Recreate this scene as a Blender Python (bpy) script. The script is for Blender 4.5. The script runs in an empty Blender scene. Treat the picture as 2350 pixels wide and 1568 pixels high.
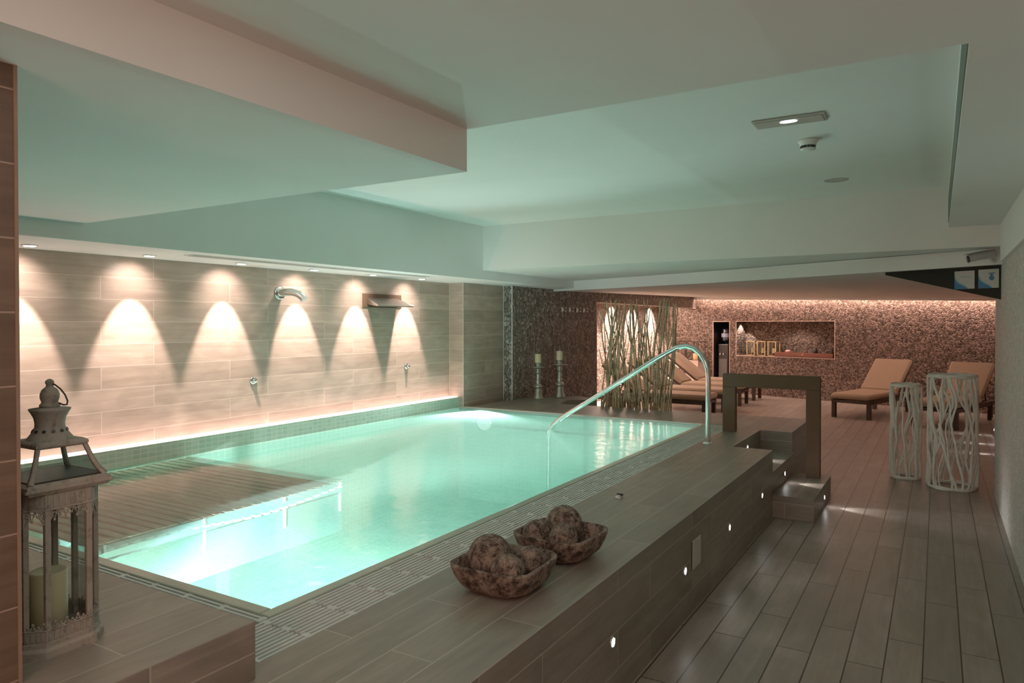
import bpy, math, random
from mathutils import Vector, Matrix
random.seed(7)
COL = bpy.context.scene.collection
SC = bpy.context.scene
PI = math.pi
R = math.radians

# ------------------------------------------------------------------ mesh builder
class MB:
    def __init__(s):
        s.v = []; s.f = []; s.sm = []; s.mi = []; s.cur = 0
    def add(s, verts, faces, smooth=False, M=None):
        b = len(s.v)
        for p in verts:
            p = Vector(p)
            s.v.append(M @ p if M else p)
        for f in faces:
            s.f.append([b + i for i in f]); s.sm.append(smooth); s.mi.append(s.cur)
        return s
    def box(s, x0, x1, y0, y1, z0, z1, M=None):
        v = [(x, y, z) for z in (z0, z1) for y in (y0, y1) for x in (x0, x1)]
        return s.add(v, [(0, 2, 3, 1), (4, 5, 7, 6), (0, 1, 5, 4), (2, 6, 7, 3), (0, 4, 6, 2), (1, 3, 7, 5)], False, M)
    def quad(s, *p):
        return s.add(p, [tuple(range(len(p)))])
    def prism(s, poly, z0, z1, M=None):
        n = len(poly)
        v = [(x, y, z0) for x, y in poly] + [(x, y, z1) for x, y in poly]
        f = [tuple(reversed(range(n))), tuple(range(n, 2 * n))]
        f += [(i, (i + 1) % n, n + (i + 1) % n, n + i) for i in range(n)]
        return s.add(v, f, False, M)
    def lathe(s, prof, c=(0, 0, 0), n=24, caps=True, M=None, smooth=True):
        v = []; f = []
        for r, z in prof:
            for k in range(n):
                a = 2 * PI * k / n
                v.append((c[0] + r * math.cos(a), c[1] + r * math.sin(a), c[2] + z))
        for i in range(len(prof) - 1):
            for k in range(n):
                k2 = (k + 1) % n
                f.append((i * n + k, i * n + k2, (i + 1) * n + k2, (i + 1) * n + k))
        s.add(v, f, smooth, M)
        if caps:
            m = len(prof) - 1
            s.add([v[k] for k in range(n)], [tuple(reversed(range(n)))], False, M)
            s.add([v[m * n + k] for k in range(n)], [tuple(range(n))], False, M)
        return s
    def tube(s, path, r, n=8, caps=True, closed=False, M=None):
        path = [Vector(p) for p in path]
        m = len(path)
        rr = r if isinstance(r, (list, tuple)) else [r] * m
        v = []; f = []
        up = Vector((0, 0, 1))
        nrm = None
        for i, p in enumerate(path):
            if closed:
                t = path[(i + 1) % m] - path[i - 1]
            else:
                t = path[min(i + 1, m - 1)] - path[max(i - 1, 0)]
            t.normalize()
            if nrm is None:
                a = up if abs(t.z) < .9 else Vector((1, 0, 0))
                nrm = (a - t * a.dot(t)).normalized()
            else:
                nrm = (nrm - t * nrm.dot(t)).normalized()
            b = t.cross(nrm)
            for k in range(n):
                an = 2 * PI * k / n
                v.append(p + (nrm * math.cos(an) + b * math.sin(an)) * rr[i])
        for i in range(m if closed else m - 1):
            j = (i + 1) % m
            for k in range(n):
                k2 = (k + 1) % n
                f.append((i * n + k, i * n + k2, j * n + k2, j * n + k))
        s.add(v, f, True, M)
        if caps and not closed:
            s.add([v[k] for k in range(n)], [tuple(reversed(range(n)))], False, M)
            s.add([v[(m - 1) * n + k] for k in range(n)], [tuple(range(n))], False, M)
        return s
    def loft(s, rings, caps=True, smooth=True, M=None):
        n = len(rings[0]); v = [p for r in rings for p in r]; f = []
        for i in range(len(rings) - 1):
            for k in range(n):
                k2 = (k + 1) % n
                f.append((i * n + k, i * n + k2, (i + 1) * n + k2, (i + 1) * n + k))
        s.add(v, f, smooth, M)
        if caps:
            m = len(rings) - 1
            s.add(rings[0], [tuple(reversed(range(n)))], False, M)
            s.add(rings[m], [tuple(range(n))], False, M)
        return s
    def sphere(s, c, r, n=24, m=14, M=None):
        prof = [(max(1e-4, r * math.sin(PI * i / m)), -r * math.cos(PI * i / m)) for i in range(m + 1)]
        return s.lathe(prof, c, n, True, M)
    def build(s, name, mat, parent=None, loc=None, bevel=0, seg=2, rotz=0):
        me = bpy.data.meshes.new(name)
        me.from_pydata([tuple(p) for p in s.v], [], s.f)
        me.polygons.foreach_set('use_smooth', s.sm)
        mats = mat if isinstance(mat, (list, tuple)) else [mat]
        for m in mats: me.materials.append(m)
        me.polygons.foreach_set('material_index', s.mi)
        me.update()
        o = bpy.data.objects.new(name, me); COL.objects.link(o)
        if parent: o.parent = parent
        if loc: o.location = loc
        o.rotation_euler.z = rotz
        if bevel:
            md = o.modifiers.new('edge', 'BEVEL'); md.width = bevel; md.segments = seg; md.limit_method = 'ANGLE'; md.angle_limit = R(40)
        return o

def thing(name, label, cat, loc=(0, 0, 0), rotz=0, group=None):
    o = bpy.data.objects.new(name, None); COL.objects.link(o)
    o.empty_display_size = .05
    o.location = loc; o.rotation_euler.z = rotz
    tag(o, label, cat, group); return o
def tag(o, label, cat, group=None):
    o['label'] = label; o['category'] = cat
    if group: o['group'] = group
    return o
def struct(o, label=None):
    o['kind'] = 'structure'
    if label: o['label'] = label
    return o
def dup(root, loc, rotz=None, label=None):
    r = root.copy(); COL.objects.link(r); r.location = loc
    if rotz is not None: r.rotation_euler.z = rotz
    if label: r['label'] = label
    for ch in list(root.children):
        c = ch.copy(); COL.objects.link(c); c.parent = r
        for g in list(ch.children):
            d = g.copy(); COL.objects.link(d); d.parent = c
    return r

# ------------------------------------------------------------------ materials
class NT:
    def __init__(s, name):
        s.m = bpy.data.materials.new(name); s.m.use_nodes = True
        s.t = s.m.node_tree; s.t.nodes.clear()
        s.out = s.t.nodes.new('ShaderNodeOutputMaterial')
    def n(s, typ, **kw):
        nd = s.t.nodes.new('ShaderNode' + typ)
        for k, v in kw.items(): setattr(nd, k, v)
        return nd
    def l(s, a, b): s.t.links.new(a, b)
    def inp(s, nd, i, v):
        if hasattr(v, 'links') or hasattr(v, 'is_linked'): s.l(v, nd.inputs[i])
        else: nd.inputs[i].default_value = v
    def math(s, op, a, b=0.0, clamp=False):
        nd = s.n('Math', operation=op); nd.use_clamp = clamp
        s.inp(nd, 0, a); s.inp(nd, 1, b); return nd.outputs[0]
    def mix(s, f, a, b, mode='MIX'):
        nd = s.n('Mix', data_type='RGBA', blend_type=mode)
        s.inp(nd, 0, f); s.inp(nd, 6, a); s.inp(nd, 7, b); return nd.outputs[2]
    def noise(s, vec, scale, detail=3, rough=.55, dist=0):
        nd = s.n('TexNoise'); s.l(vec, nd.inputs['Vector']); nd.inputs['Scale'].default_value = scale
        nd.inputs['Detail'].default_value = detail; nd.inputs['Roughness'].default_value = rough
        nd.inputs['Distortion'].default_value = dist
        return nd.outputs[0]
    def ramp(s, f, stops):
        nd = s.n('ValToRGB'); s.l(f, nd.inputs[0]); e = nd.color_ramp.elements
        while len(e) < len(stops): e.new(.5)
        for k, (p, c) in enumerate(stops):
            e[k].position = p; e[k].color = c if len(c) == 4 else (*c, 1)
        return nd.outputs[0]
    def bsdf(s, color, rough=.5, metal=0, spec=.5, bump=None, bs=.3, bd=.01):
        b = s.n('BsdfPrincipled')
        s.inp(b, 'Base Color', color if not isinstance(color, tuple) else (*color[:3], 1))
        s.inp(b, 'Roughness', rough); s.inp(b, 'Metallic', metal); s.inp(b, 'Specular IOR Level', spec)
        if bump is not None:
            bn = s.n('Bump'); bn.inputs['Strength'].default_value = bs; bn.inputs['Distance'].default_value = bd
            s.l(bump, bn.inputs['Height']); s.l(bn.outputs[0], b.inputs['Normal'])
        s.l(b.outputs[0], s.out.inputs[0]); return b
    def obj(s):
        return s.n('TexCoord').outputs['Object']
    def boxuv(s):
        """u along the plank, v across it, chosen by the face's own normal"""
        tc = s.n('TexCoord'); p = s.n('SeparateXYZ'); s.l(tc.outputs['Object'], p.inputs[0])
        nn = s.n('SeparateXYZ'); s.l(tc.outputs['Normal'], nn.inputs[0])
        nx = s.math('GREATER_THAN', s.math('ABSOLUTE', nn.outputs[0]), .6)
        nz = s.math('GREATER_THAN', s.math('ABSOLUTE', nn.outputs[2]), .6)
        ny = s.math('GREATER_THAN', s.math('ABSOLUTE', nn.outputs[1]), .6)
        u = s.math('ADD', s.math('MULTIPLY', p.outputs[1], s.math('SUBTRACT', 1, ny)), s.math('MULTIPLY', p.outputs[0], ny))
        v = s.math('ADD', s.math('MULTIPLY', p.outputs[0], nz), s.math('MULTIPLY', p.outputs[2], s.math('SUBTRACT', 1, nz)))
        return u, v, nz

def m_plain(name, color, rough=.5, metal=0, spec=.5, var=.08, scale=6):
    t = NT(name); o = t.obj(); nz = t.noise(o, scale, 4)
    c = t.ramp(nz, [(.3, [x * (1 - var) for x in color]), (.7, [min(1, x * (1 + var)) for x in color])])
    t.bsdf(c, rough, metal, spec); return t.m
def m_emit(name, color, strength):
    t = NT(name); e = t.n('Emission'); e.inputs[0].default_value = (*color, 1); e.inputs[1].default_value = strength
    t.l(e.outputs[0], t.out.inputs[0]); return t.m
def m_glass(name, tint=(.93, .97, .95), rough=.02, refl=.08):
    t = NT(name); tr = t.n('BsdfTransparent'); tr.inputs[0].default_value = (*tint, 1)
    g = t.n('BsdfGlossy'); g.inputs['Roughness'].default_value = rough
    lw = t.n('LayerWeight'); lw.inputs[0].default_value = .25
    f = t.math('ADD', t.math('MULTIPLY', lw.outputs['Fresnel'], .6), refl * .4)
    mx = t.n('MixShader'); t.l(f, mx.inputs[0]); t.l(tr.outputs[0], mx.inputs[1]); t.l(g.outputs[0], mx.inputs[2])
    t.l(mx.outputs[0], t.out.inputs[0]); return t.m

def m_plank(name, ca, cb, mortar, length, width, voff=0, voff_top=None, msize=.003, rough=.45, grain=.5, spec=.4, cc=None):
    t = NT(name); u, v, nz = t.boxuv()
    if voff_top is not None:
        off = t.math('ADD', t.math('MULTIPLY', nz, voff_top), t.math('MULTIPLY', t.math('SUBTRACT', 1, nz), voff))
        v2 = t.math('SUBTRACT', v, off)
    else:
        v2 = t.math('SUBTRACT', v, voff)
    v2 = t.math('ADD', v2, width * 60)
    cv = t.n('CombineXYZ'); t.l(t.math('ADD', u, length * 40), cv.inputs[0]); t.l(v2, cv.inputs[1])
    b = t.n('TexBrick'); t.l(cv.outputs[0], b.inputs['Vector'])
    b.offset = .37; b.offset_frequency = 2; b.squash = 1
    b.inputs['Color1'].default_value = (0, 0, 0, 1); b.inputs['Color2'].default_value = (1, 1, 1, 1); b.inputs['Mortar'].default_value = (.5, .5, .5, 1)
    b.inputs['Scale'].default_value = 1; b.inputs['Mortar Size'].default_value = msize; b.inputs['Mortar Smooth'].default_value = .2
    b.inputs['Bias'].default_value = 0; b.inputs['Brick Width'].default_value = length; b.inputs['Row Height'].default_value = width
    seed = b.outputs['Color']; fac = b.outputs['Fac']
    g = t.n('CombineXYZ')
    t.l(t.math('ADD', t.math('MULTIPLY', u, 1.6), t.math('MULTIPLY', seed, 37)), g.inputs[0])
    t.l(t.math('MULTIPLY', v2, 26), g.inputs[1]); t.l(t.math('MULTIPLY', seed, 11), g.inputs[2])
    n1 = t.noise(g.outputs[0], 1.0, 5, .62, .8)
    g2 = t.n('CombineXYZ'); t.l(t.math('ADD', t.math('MULTIPLY', u, 2.2), t.math('MULTIPLY', seed, 53)), g2.inputs[0]); t.l(t.math('MULTIPLY', v2, 6), g2.inputs[1])
    n2 = t.noise(g2.outputs[0], 1.0, 3, .5, 1.5)
    f = t.math('ADD', t.math('MULTIPLY', n1, grain), t.math('MULTIPLY', n2, 1 - grain))
    f = t.math('ADD', t.math('MULTIPLY', t.math('SUBTRACT', f, .5), 1.9), t.math('ADD', .35, t.math('MULTIPLY', seed, .3)), True)
    stops = [(0, ca), (1, cb)] if cc is None else [(0, ca), (.55, cc), (1, cb)]
    col = t.ramp(f, stops)
    col = t.mix(fac, col, (*mortar, 1))
    h = t.math('SUBTRACT', t.math('MULTIPLY', n1, .25), fac)
    t.bsdf(col, rough, 0, spec, h, .25, .004); return t.m

def m_pebble(name, lo, hi, grout, scale=26, squash=(1, 1, 1), depth=.012):
    t = NT(name); o = t.obj()
    mp = t.n('Mapping'); t.l(o, mp.inputs[0]); mp.inputs['Scale'].default_value = squash
    wn = t.n('TexNoise'); t.l(mp.outputs[0], wn.inputs['Vector']); wn.inputs['Scale'].default_value = 9
    mv = t.n('VectorMath', operation='MULTIPLY_ADD'); t.l(wn.outputs['Color'], mv.inputs[0]); mv.inputs[1].default_value = (.03, .03, .03); t.l(mp.outputs[0], mv.inputs[2])
    v1 = t.n('TexVoronoi', feature='DISTANCE_TO_EDGE'); t.l(mv.outputs[0], v1.inputs['Vector']); v1.inputs['Scale'].default_value = scale
    v2 = t.n('TexVoronoi', feature='F1'); t.l(mv.outputs[0], v2.inputs['Vector']); v2.inputs['Scale'].default_value = scale
    sx = t.n('SeparateColor'); t.l(v2.outputs['Color'], sx.inputs[0])
    c = t.ramp(sx.outputs[0], [(0, lo), (.6, [(a + b) / 2 for a, b in zip(lo, hi)]), (1, hi)])
    e = t.ramp(v1.outputs[0], [(.02, (0, 0, 0)), (.12, (1, 1, 1))])
    c = t.mix(e, (*grout, 1), c)
    hh = t.ramp(v1.outputs[0], [(0, (0, 0, 0)), (.35, (1, 1, 1))])
    t.bsdf(c, .6, 0, .2, hh, .65, depth); return t.m

def m_mosaic(name, ca, cb, mortar, w, h, ms=.12, rough=.25):
    t = NT(name); u, v, nz = t.boxuv()
    cv = t.n('CombineXYZ'); t.l(t.math('ADD', u, 40 * w), cv.inputs[0]); t.l(t.math('ADD', v, 60 * h), cv.inputs[1])
    b = t.n('TexBrick'); t.l(cv.outputs[0], b.inputs['Vector']); b.offset = 0
    b.inputs['Color1'].default_value = (*ca, 1); b.inputs['Color2'].default_value = (*cb, 1); b.inputs['Mortar'].default_value = (*mortar, 1)
    b.inputs['Scale'].default_value = 1; b.inputs['Brick Width'].default_value = w; b.inputs['Row Height'].default_value = h
    b.inputs['Mortar Size'].default_value = ms * h; b.inputs['Mortar Smooth'].default_value = .1
    t.bsdf(b.outputs['Color'], rough, 0, .1 if rough > .6 else .5, t.math('SUBTRACT', 1, b.outputs['Fac']), .3, .002); return t.m

def m_water():
    t = NT('pool water'); o = t.obj()
    mp = t.n('Mapping'); t.l(o, mp.inputs[0]); mp.inputs['Scale'].default_value = (1, 1.6, 1)
    a = t.noise(mp.outputs[0], 3.2, 2, .5, .6); b2 = t.noise(mp.outputs[0], 11, 2, .5, .3)
    h = t.math('ADD', a, t.math('MULTIPLY', b2, .25))
    bn = t.n('Bump'); bn.inputs['Strength'].default_value = .16; bn.inputs['Distance'].default_value = .03; t.l(h, bn.inputs['Height'])
    tr = t.n('BsdfRefraction'); tr.inputs[0].default_value = (.74, .985, .92, 1); tr.inputs['IOR'].default_value = 1.33; tr.inputs['Roughness'].default_value = 0; t.l(bn.outputs[0], tr.inputs['Normal'])
    tp = t.n('BsdfTransparent'); tp.inputs[0].default_value = (.7, .97, .88, 1)
    mt = t.n('MixShader'); mt.inputs[0].default_value = .4; t.l(tr.outputs[0], mt.inputs[1]); t.l(tp.outputs[0], mt.inputs[2])
    g = t.n('BsdfGlossy'); g.inputs['Roughness'].default_value = .13; t.l(bn.outputs[0], g.inputs['Normal'])
    fr = t.n('Fresnel'); fr.inputs[0].default_value = 1.45
    f = t.math('MULTIPLY', fr.outputs[0], .9, True)
    mx = t.n('MixShader'); t.l(f, mx.inputs[0]); t.l(mt.outputs[0], mx.inputs[1]); t.l(g.outputs[0], mx.inputs[2])
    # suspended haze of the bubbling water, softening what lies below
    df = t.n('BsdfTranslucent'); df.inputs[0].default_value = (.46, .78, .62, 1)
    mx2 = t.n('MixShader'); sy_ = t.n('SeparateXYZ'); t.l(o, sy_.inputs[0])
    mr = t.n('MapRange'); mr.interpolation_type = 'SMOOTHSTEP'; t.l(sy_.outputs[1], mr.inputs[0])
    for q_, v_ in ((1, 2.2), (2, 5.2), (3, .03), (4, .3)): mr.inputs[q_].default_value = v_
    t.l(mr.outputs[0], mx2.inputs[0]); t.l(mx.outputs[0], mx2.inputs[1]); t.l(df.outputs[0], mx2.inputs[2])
    t.l(mx2.outputs[0], t.out.inputs[0]); return t.m

def m_weathered(name, dark, light, scale=14, rough=.8, thr=.5):
    t = NT(name); o = t.obj()
    a = t.noise(o, scale, 6, .7, .4); b = t.noise(o, scale * 3.5, 4, .6)
    f = t.math('ADD', t.math('MULTIPLY', a, .7), t.math('MULTIPLY', b, .3))
    c = t.ramp(f, [(thr - .09, dark), (thr, [(x + y) / 2 for x, y in zip(dark, light)]), (thr + .08, light)])
    t.bsdf(c, rough, 0, .25, f, .5, .004); return t.m

WALLTILE = m_plank('wood look wall tile', (.25, .185, .145), (.52, .4, .325), (.6, .48, .4), 1.05, .158, .095, msize=.0022, rough=.45, cc=(.38, .288, .23))
DECKTILE = m_plank('wood look deck tile', (.13, .107, .085), (.29, .245, .2), (.36, .31, .25), 1.0, .158, .12, -1.087, .0026, .42, cc=(.205, .17, .138))
FLOORTILE = m_plank('wood look floor boards', (.17, .138, .115), (.33, .275, .23), (.03, .02, .015), .95, .1465, 0, -.9267, .0034, .36, cc=(.235, .195, .165))
COLTILE = m_plank('brown column tile', (.075, .045, .03), (.19, .12, .083), (.32, .22, .165), .9, .1675, .857, msize=.0022, rough=.5, grain=.6, cc=(.125, .078, .053))
PEBBLE = m_pebble('grey river pebble cladding', (.12, .1, .085), (.46, .4, .35), (.06, .05, .042), 24, (1, 1, .62))
PEBBLEF = m_pebble('brown pebble cladding', (.04, .026, .02), (.36, .25, .2), (.05, .032, .025), 36, (1, 1, .85))
PLASTER = m_plain('matt white plaster', (.72, .71, .68), .85, 0, .2, .02, 3)
MOSGREEN = m_mosaic('green mosaic band', (.33, .45, .34), (.42, .53, .4), (.5, .56, .47), .058, .036)
MOSPOOL = m_mosaic('pool mosaic', (.13, .35, .25), (.16, .38, .28), (.2, .42, .32), .05, .05, .1, .85)
MOSWHITE = m_pebble('white pebble mosaic', (.42, .41, .38), (.72, .7, .66), (.36, .35, .32), 46, (1, 1, 1), .005)
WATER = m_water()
COPING = m_plain('pale stone coping', (.62, .55, .47), .5)
RIM = m_plain('pool rim stone', (.36, .4, .31), .35)
GRATEM = m_plain('grey plastic grating', (.64, .65, .62), .5)
DARKHOLE = m_plain('channel in shade', (.015, .015, .014), .8)  # near-black, shade under the grating bars is put into the colour
CHROME = m_plain('polished steel', (.72, .74, .73), .14, 1, .5, .02)
STEELB = m_plain('brushed steel', (.6, .57, .54), .32, 1, .5, .03)
BROWNST = m_plain('brown coated steel', (.1, .058, .034), .6, 0, .25, .12, 3)
DARKWOOD = m_plain('dark stained wood', (.035, .022, .016), .5, 0, .4, .2, 10)
TAN = m_plain('tan cushion fabric', (.35, .25, .17), .85, 0, .2, .05, 30)
TAN2 = m_plain('tan cushion piping', (.3, .19, .11), .85, 0, .2, .05, 30)
BRANCH = m_weathered('dry branch', (.17, .11, .06), (.45, .32, .19), 9, .8)
TWIGW = m_plain('white painted twig', (.8, .79, .73), .75, 0, .3, .08, 25)
BOWLM = m_weathered('weathered clay', (.035, .022, .018), (.26, .185, .145), 22, .85, .505)
BALLM = m_weathered('weathered clay ball', (.035, .022, .018), (.27, .195, .155), 32, .85, .505)
LANT = m_weathered('distressed taupe metal', (.12, .1, .08), (.3, .265, .22), 26, .7, .41)
GLASS = m_glass('clear glass')
DGLASS = m_glass('smoked glass', (.35, .36, .33), .04, .25)
CANDLE = m_plain('ivory wax', (.62, .53, .33), .6, 0, .4, .03)
CANDLEW = m_plain('warm cream wax', (.8, .66, .42), .6, 0, .4, .03)
SILVER = m_plain('tarnished silver', (.4, .42, .35), .35, .7, .5, .25, 40)
BLACKM = m_plain('black metal', (.02, .018, .016), .5)
BLACKP = m_plain('black plastic', (.015, .015, .016), .35)
GOLD = m_plain('pale brass', (.62, .45, .22), .35, .8)
REDWOOD = m_plain('red brown wood', (.16, .035, .018), .45)
WHITEP = m_plain('white plastic', (.7, .69, .66), .45)
GREYP = m_plain('grey plastic', (.32, .32, .31), .5)
PEDESTAL = m_plain('pale pedestal', (.66, .5, .42), .6, 0, .3, .05, 12)
SIGNDARK = m_plain('dark sign panel', (.02, .018, .016), .7, 0, .1)
SIGNPALE = m_plain('pale sign face', (.42, .4, .36), .4)
SIGNBLUE = m_plain('blue sign print', (.005, .1, .26), .4)
SIGNAQUA = m_plain('aqua sign print', (.1, .33, .42), .4)
BOTTLE = m_glass('blue water bottle', (.45, .6, .85), .05, .3)
GREYMET = m_plain('grey grille', (.42, .4, .37), .5, .3)
SLATW = m_plain('pale teak slat', (.85, .8, .6), .5, 0, .4, .15, 12)
SLATB = m_plain('dark slat backing', (.24, .13, .09), .6)
BENCHP = m_plain('bench panel', (.13, .27, .25), .6)

LED = m_emit('white led lens', (1, .96, .9), 40)
LEDWARM = m_emit('warm downlight lens', (1, .86, .7), 26)
LEDSTRIP = m_emit('warm led strip', (1, .67, .57), 3.6)
COVESTRIP = m_emit('pink cove strip', (1, .6, .46), 26)
EMERG = m_emit('emergency lamp glow', (.9, .95, 1), 10)
POOLLENS = m_emit('pool lamp lens', (.85, .95, 1), .8)

def light(name, typ, loc, energy, color=(1, 1, 1), rot=None, to=None, parent=None, **kw):
    d = bpy.data.lights.new(name, typ); d.energy = energy; d.color = color
    for k, v in kw.items(): setattr(d, k, v)
    o = bpy.data.objects.new(name, d); COL.objects.link(o)
    o.location = loc
    if to is not None:
        o.rotation_euler = (Vector(to) - Vector(loc)).to_track_quat('-Z', 'Y').to_euler()
    elif rot: o.rotation_euler = rot
    if parent:
        o.parent = parent; o.matrix_parent_inverse = Matrix.Translation(-Vector(parent.location))
    return o

# ------------------------------------------------------------------ camera
F, YAW, PIT, ROLL = 1626.478, R(-30.97169), R(-.63043629), R(-.0578231)
fw = Vector((math.sin(YAW) * math.cos(PIT), math.cos(YAW) * math.cos(PIT), math.sin(PIT)))
rt = Vector((math.cos(YAW), -math.sin(YAW), 0)); up = rt.cross(fw)
r2 = rt * math.cos(ROLL) + up * math.sin(ROLL); u2 = -rt * math.sin(ROLL) + up * math.cos(ROLL)
cd = bpy.data.cameras.new('camera'); cam = bpy.data.objects.new('camera', cd); COL.objects.link(cam)
cam.matrix_world = Matrix(((r2.x, u2.x, -fw.x, 0), (r2.y, u2.y, -fw.y, 0), (r2.z, u2.z, -fw.z, 1.5), (0, 0, 0, 1)))
cd.sensor_fit = 'HORIZONTAL'; cd.sensor_width = 36; cd.lens = F / 2350 * 36
cd.shift_y = -22.8745 / 2350; cd.clip_start = .02
SC.camera = cam

# ------------------------------------------------------------------ room shell
ZD = .52
YB = -2.0            # behind the camera
XL, XS, XB, XR = -5.0, -4.27, -1.555, .41
# lounge floor and walkway
struct(MB().box(-1.5, 2.4, YB, 7.6, -.1, 0).box(-7.2, 2.4, 7.6, 17.2, -.1, 0).build('floor', FLOORTILE))
# deck: right hand strip with the stair notch, far strip, near strip
d = MB()
d.prism([(-1.68, YB), (-1.087, YB), (-1.087, 5.73), (-1.39, 5.73), (-1.39, 6.75), (-1.115, 6.75), (-1.115, 7.76), (-2.9, 7.79), (-3.48, 7.74),
         (-3.95, 7.725), (-4.06, 8.12), (-3.78, 8.41), (-4.15, 8.7), (-4.45, 8.42), (-4.72, 8.1), (-4.72, 6.93), (-1.68, 6.93)], 0.0, ZD)
d.box(-5.0, -1.68, YB, 1.372, 0, ZD)
struct(d.build('pool_deck_floor', DECKTILE))
struct(MB().prism([(-3.48, 7.74), (-3.95, 7.725), (-4.06, 8.12), (-3.78, 8.41)], .3, .40).build('trim_sunken_tile', DARKWOOD))
# stairs
s = MB(); s.box(-1.39, -1.09, 5.73, 6.75, .17, .345); struct(s.build('stair_tread_floor', DECKTILE, bevel=.003))
s = MB(); s.box(-1.09, -.79, 5.73, 6.715, 0, .172); struct(s.build('stair_step_floor', DECKTILE, bevel=.003))
# raised ledge in the near corner
struct(MB().box(-5.0, -1.61, YB, 1.305, ZD, .68).build('raised_ledge_floor', DECKTILE, bevel=.002))
# pool shell
PX0, PX1, PY0, PY1, PZ = -4.863, -1.965, 1.66, 6.87, -.55
p = MB()
p.quad((PX0, PY0, PZ), (PX1, PY0, PZ), (PX1, PY1, PZ), (PX0, PY1, PZ))
p.quad((PX0, PY0, PZ), (PX0, PY1, PZ), (PX0, PY1, .43), (PX0, PY0, .43))
p.quad((PX1, PY1, PZ), (PX1, PY0, PZ), (PX1, PY0, ZD - .01), (PX1, PY1, ZD - .01))
p.quad((PX0, PY1, PZ), (PX1, PY1, PZ), (PX1, PY1, ZD - .01), (PX0, PY1, ZD - .01))
p.quad((PX1, PY0, PZ), (PX0, PY0, PZ), (PX0, PY0, ZD - .01), (PX1, PY0, ZD - .01))
struct(p.build('pool_basin_floor', MOSPOOL))
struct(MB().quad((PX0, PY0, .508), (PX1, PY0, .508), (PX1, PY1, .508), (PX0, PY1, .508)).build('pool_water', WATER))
# rims
r_ = MB(); r_.box(PX1, -1.912, 1.605, 6.93, .3, ZD); r_.box(PX0, PX1, 1.605, PY0, .3, ZD)
struct(r_.build('trim_pool_rim', RIM, bevel=.006))
struct(MB().box(PX0, PX1, PY1, 6.93, .3, ZD).build('trim_far_coping', COPING, bevel=.004))
# overflow channels
c = MB(); c.box(-1.912, -1.68, 1.372, 6.93, .2, .25); c.box(PX0, -1.912, 1.372, 1.605, .2, .25)
struct(c.build('overflow_channel_floor', DARKHOLE))
# mosaic band and led ledge along the pool wall
b = MB(); b.box(PX0 - .012, PX0 + .002, 1.2, 6.88, ZD - .1, .632)
struct(b.build('trim_mosaic_band', MOSGREEN))
b = MB(); b.box(-5.0, PX0 - .012, 1.2, 6.88, ZD - .1, .60)
struct(b.build('trim_ledge', PLASTER))
# left wall + pilaster
w = MB(); w.box(-5.1, XL, YB, 6.88, .4, 1.985); w.box(-5.1, -4.8, 6.88, 7.785, .4, 1.985)
struct(w.build('wall_left', WALLTILE))
t_ = MB(); t_.box(-5.003, -4.997, 6.874, 6.88, .62, 1.985); t_.box(-4.803, -4.797, 6.876, 6.882, .52, 1.985); t_.box(-4.804, -4.794, 7.778, 7.787, .52, 1.985)
t_.box(-4.676, -4.664, 7.778, 7.788, .52, 1.985)
struct(t_.build('trim_metal_edge', COPING))
# pebble clad wall with the wide opening and header
w = MB(); w.box(-5.6, -4.67, 7.785, 10.4, 0, 2.3); w.box(-4.9, -4.67, 10.4, 15.9, 1.845, 2.35)
struct(w.build('wall_pebble', PEBBLE))
w = MB(); w.box(-5.75, -5.6, 10.3, 16.6, 0, 2.35); 
struct(w.build('wall_alcove', PEBBLEF))
t_ = MB(); t_.box(-4.68, -4.662, 10.395, 10.412, 0, 1.85); t_.box(-4.68, -4.662, 10.4, 15.9, 1.835, 1.847); t_.box(-4.9, -4.66, 15.9, 15.93, 1.835, 2.3)
struct(t_.build('trim_opening', PEDESTAL))
struct(MB().box(-5.6, -4.9, 10.4, 16.2, 2.0, 2.1).build('ceiling_alcove', PLASTER))
# soffit over the pool wall
struct(MB().box(-5.1, XS, YB, 10.0, 1.985, 2.75).build('ceiling_soffit', PLASTER))
# low block, near ceiling, high ceiling, strip
struct(MB().box(XS, XB, YB, 2.255, 2.085, 2.75).build('ceiling_dropped_block', PLASTER))
struct(MB().box(XB, .9, YB, 2.255, 2.247, 2.75).build('ceiling_near', PLASTER))
struct(MB().box(XS, .07, 2.255, 6.5, 2.567, 2.75).build('ceiling_high', PLASTER))
struct(MB().box(.07, .9, 2.255, 6.5, 2.247, 2.75).build('ceiling_strip', PLASTER))
struct(MB().box(.066, .0695, 2.27, 6.35, 2.265, 2.45).build('trim_slot_shade', m_plain('slot shade', (.1, .12, .1), .7)))  # flat dark strip, the shade of the gap is put into its colour
# bulkhead above the pool end, flat underside, then the oblique beam
BL = [(-4.75, 8.96), (-4.045, 8.672), (-2.35, 8.03), (-1.38, 7.60), (-.511, 7.14), (.372, 6.68), (.47, 6.628)]
b = MB(); b.prism([(-4.75, 6.5), (.9, 6.5), (.9, 6.43)] + BL[::-1], 2.085, 2.75)
struct(b.build('ceiling_bulkhead', PLASTER))
bd = Vector((.372 + .511, 6.68 - 7.14, 0)).normalized(); bn = Vector((-bd.y, bd.x, 0))
P1 = Vector((.47, 6.628, 0)); P0 = P1 - bd * 5.1686
m = MB()
TK = .035
for (x0, y0), (x1, y1) in zip(BL, BL[1:]):
    m.prism([(x0, y0), (x1, y1), (x1 + TK * .42, y1 + TK * .9), (x0 + TK * .42, y0 + TK * .9)], 1.957, 2.6)
struct(m.build('ceiling_beam', PLASTER))
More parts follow.
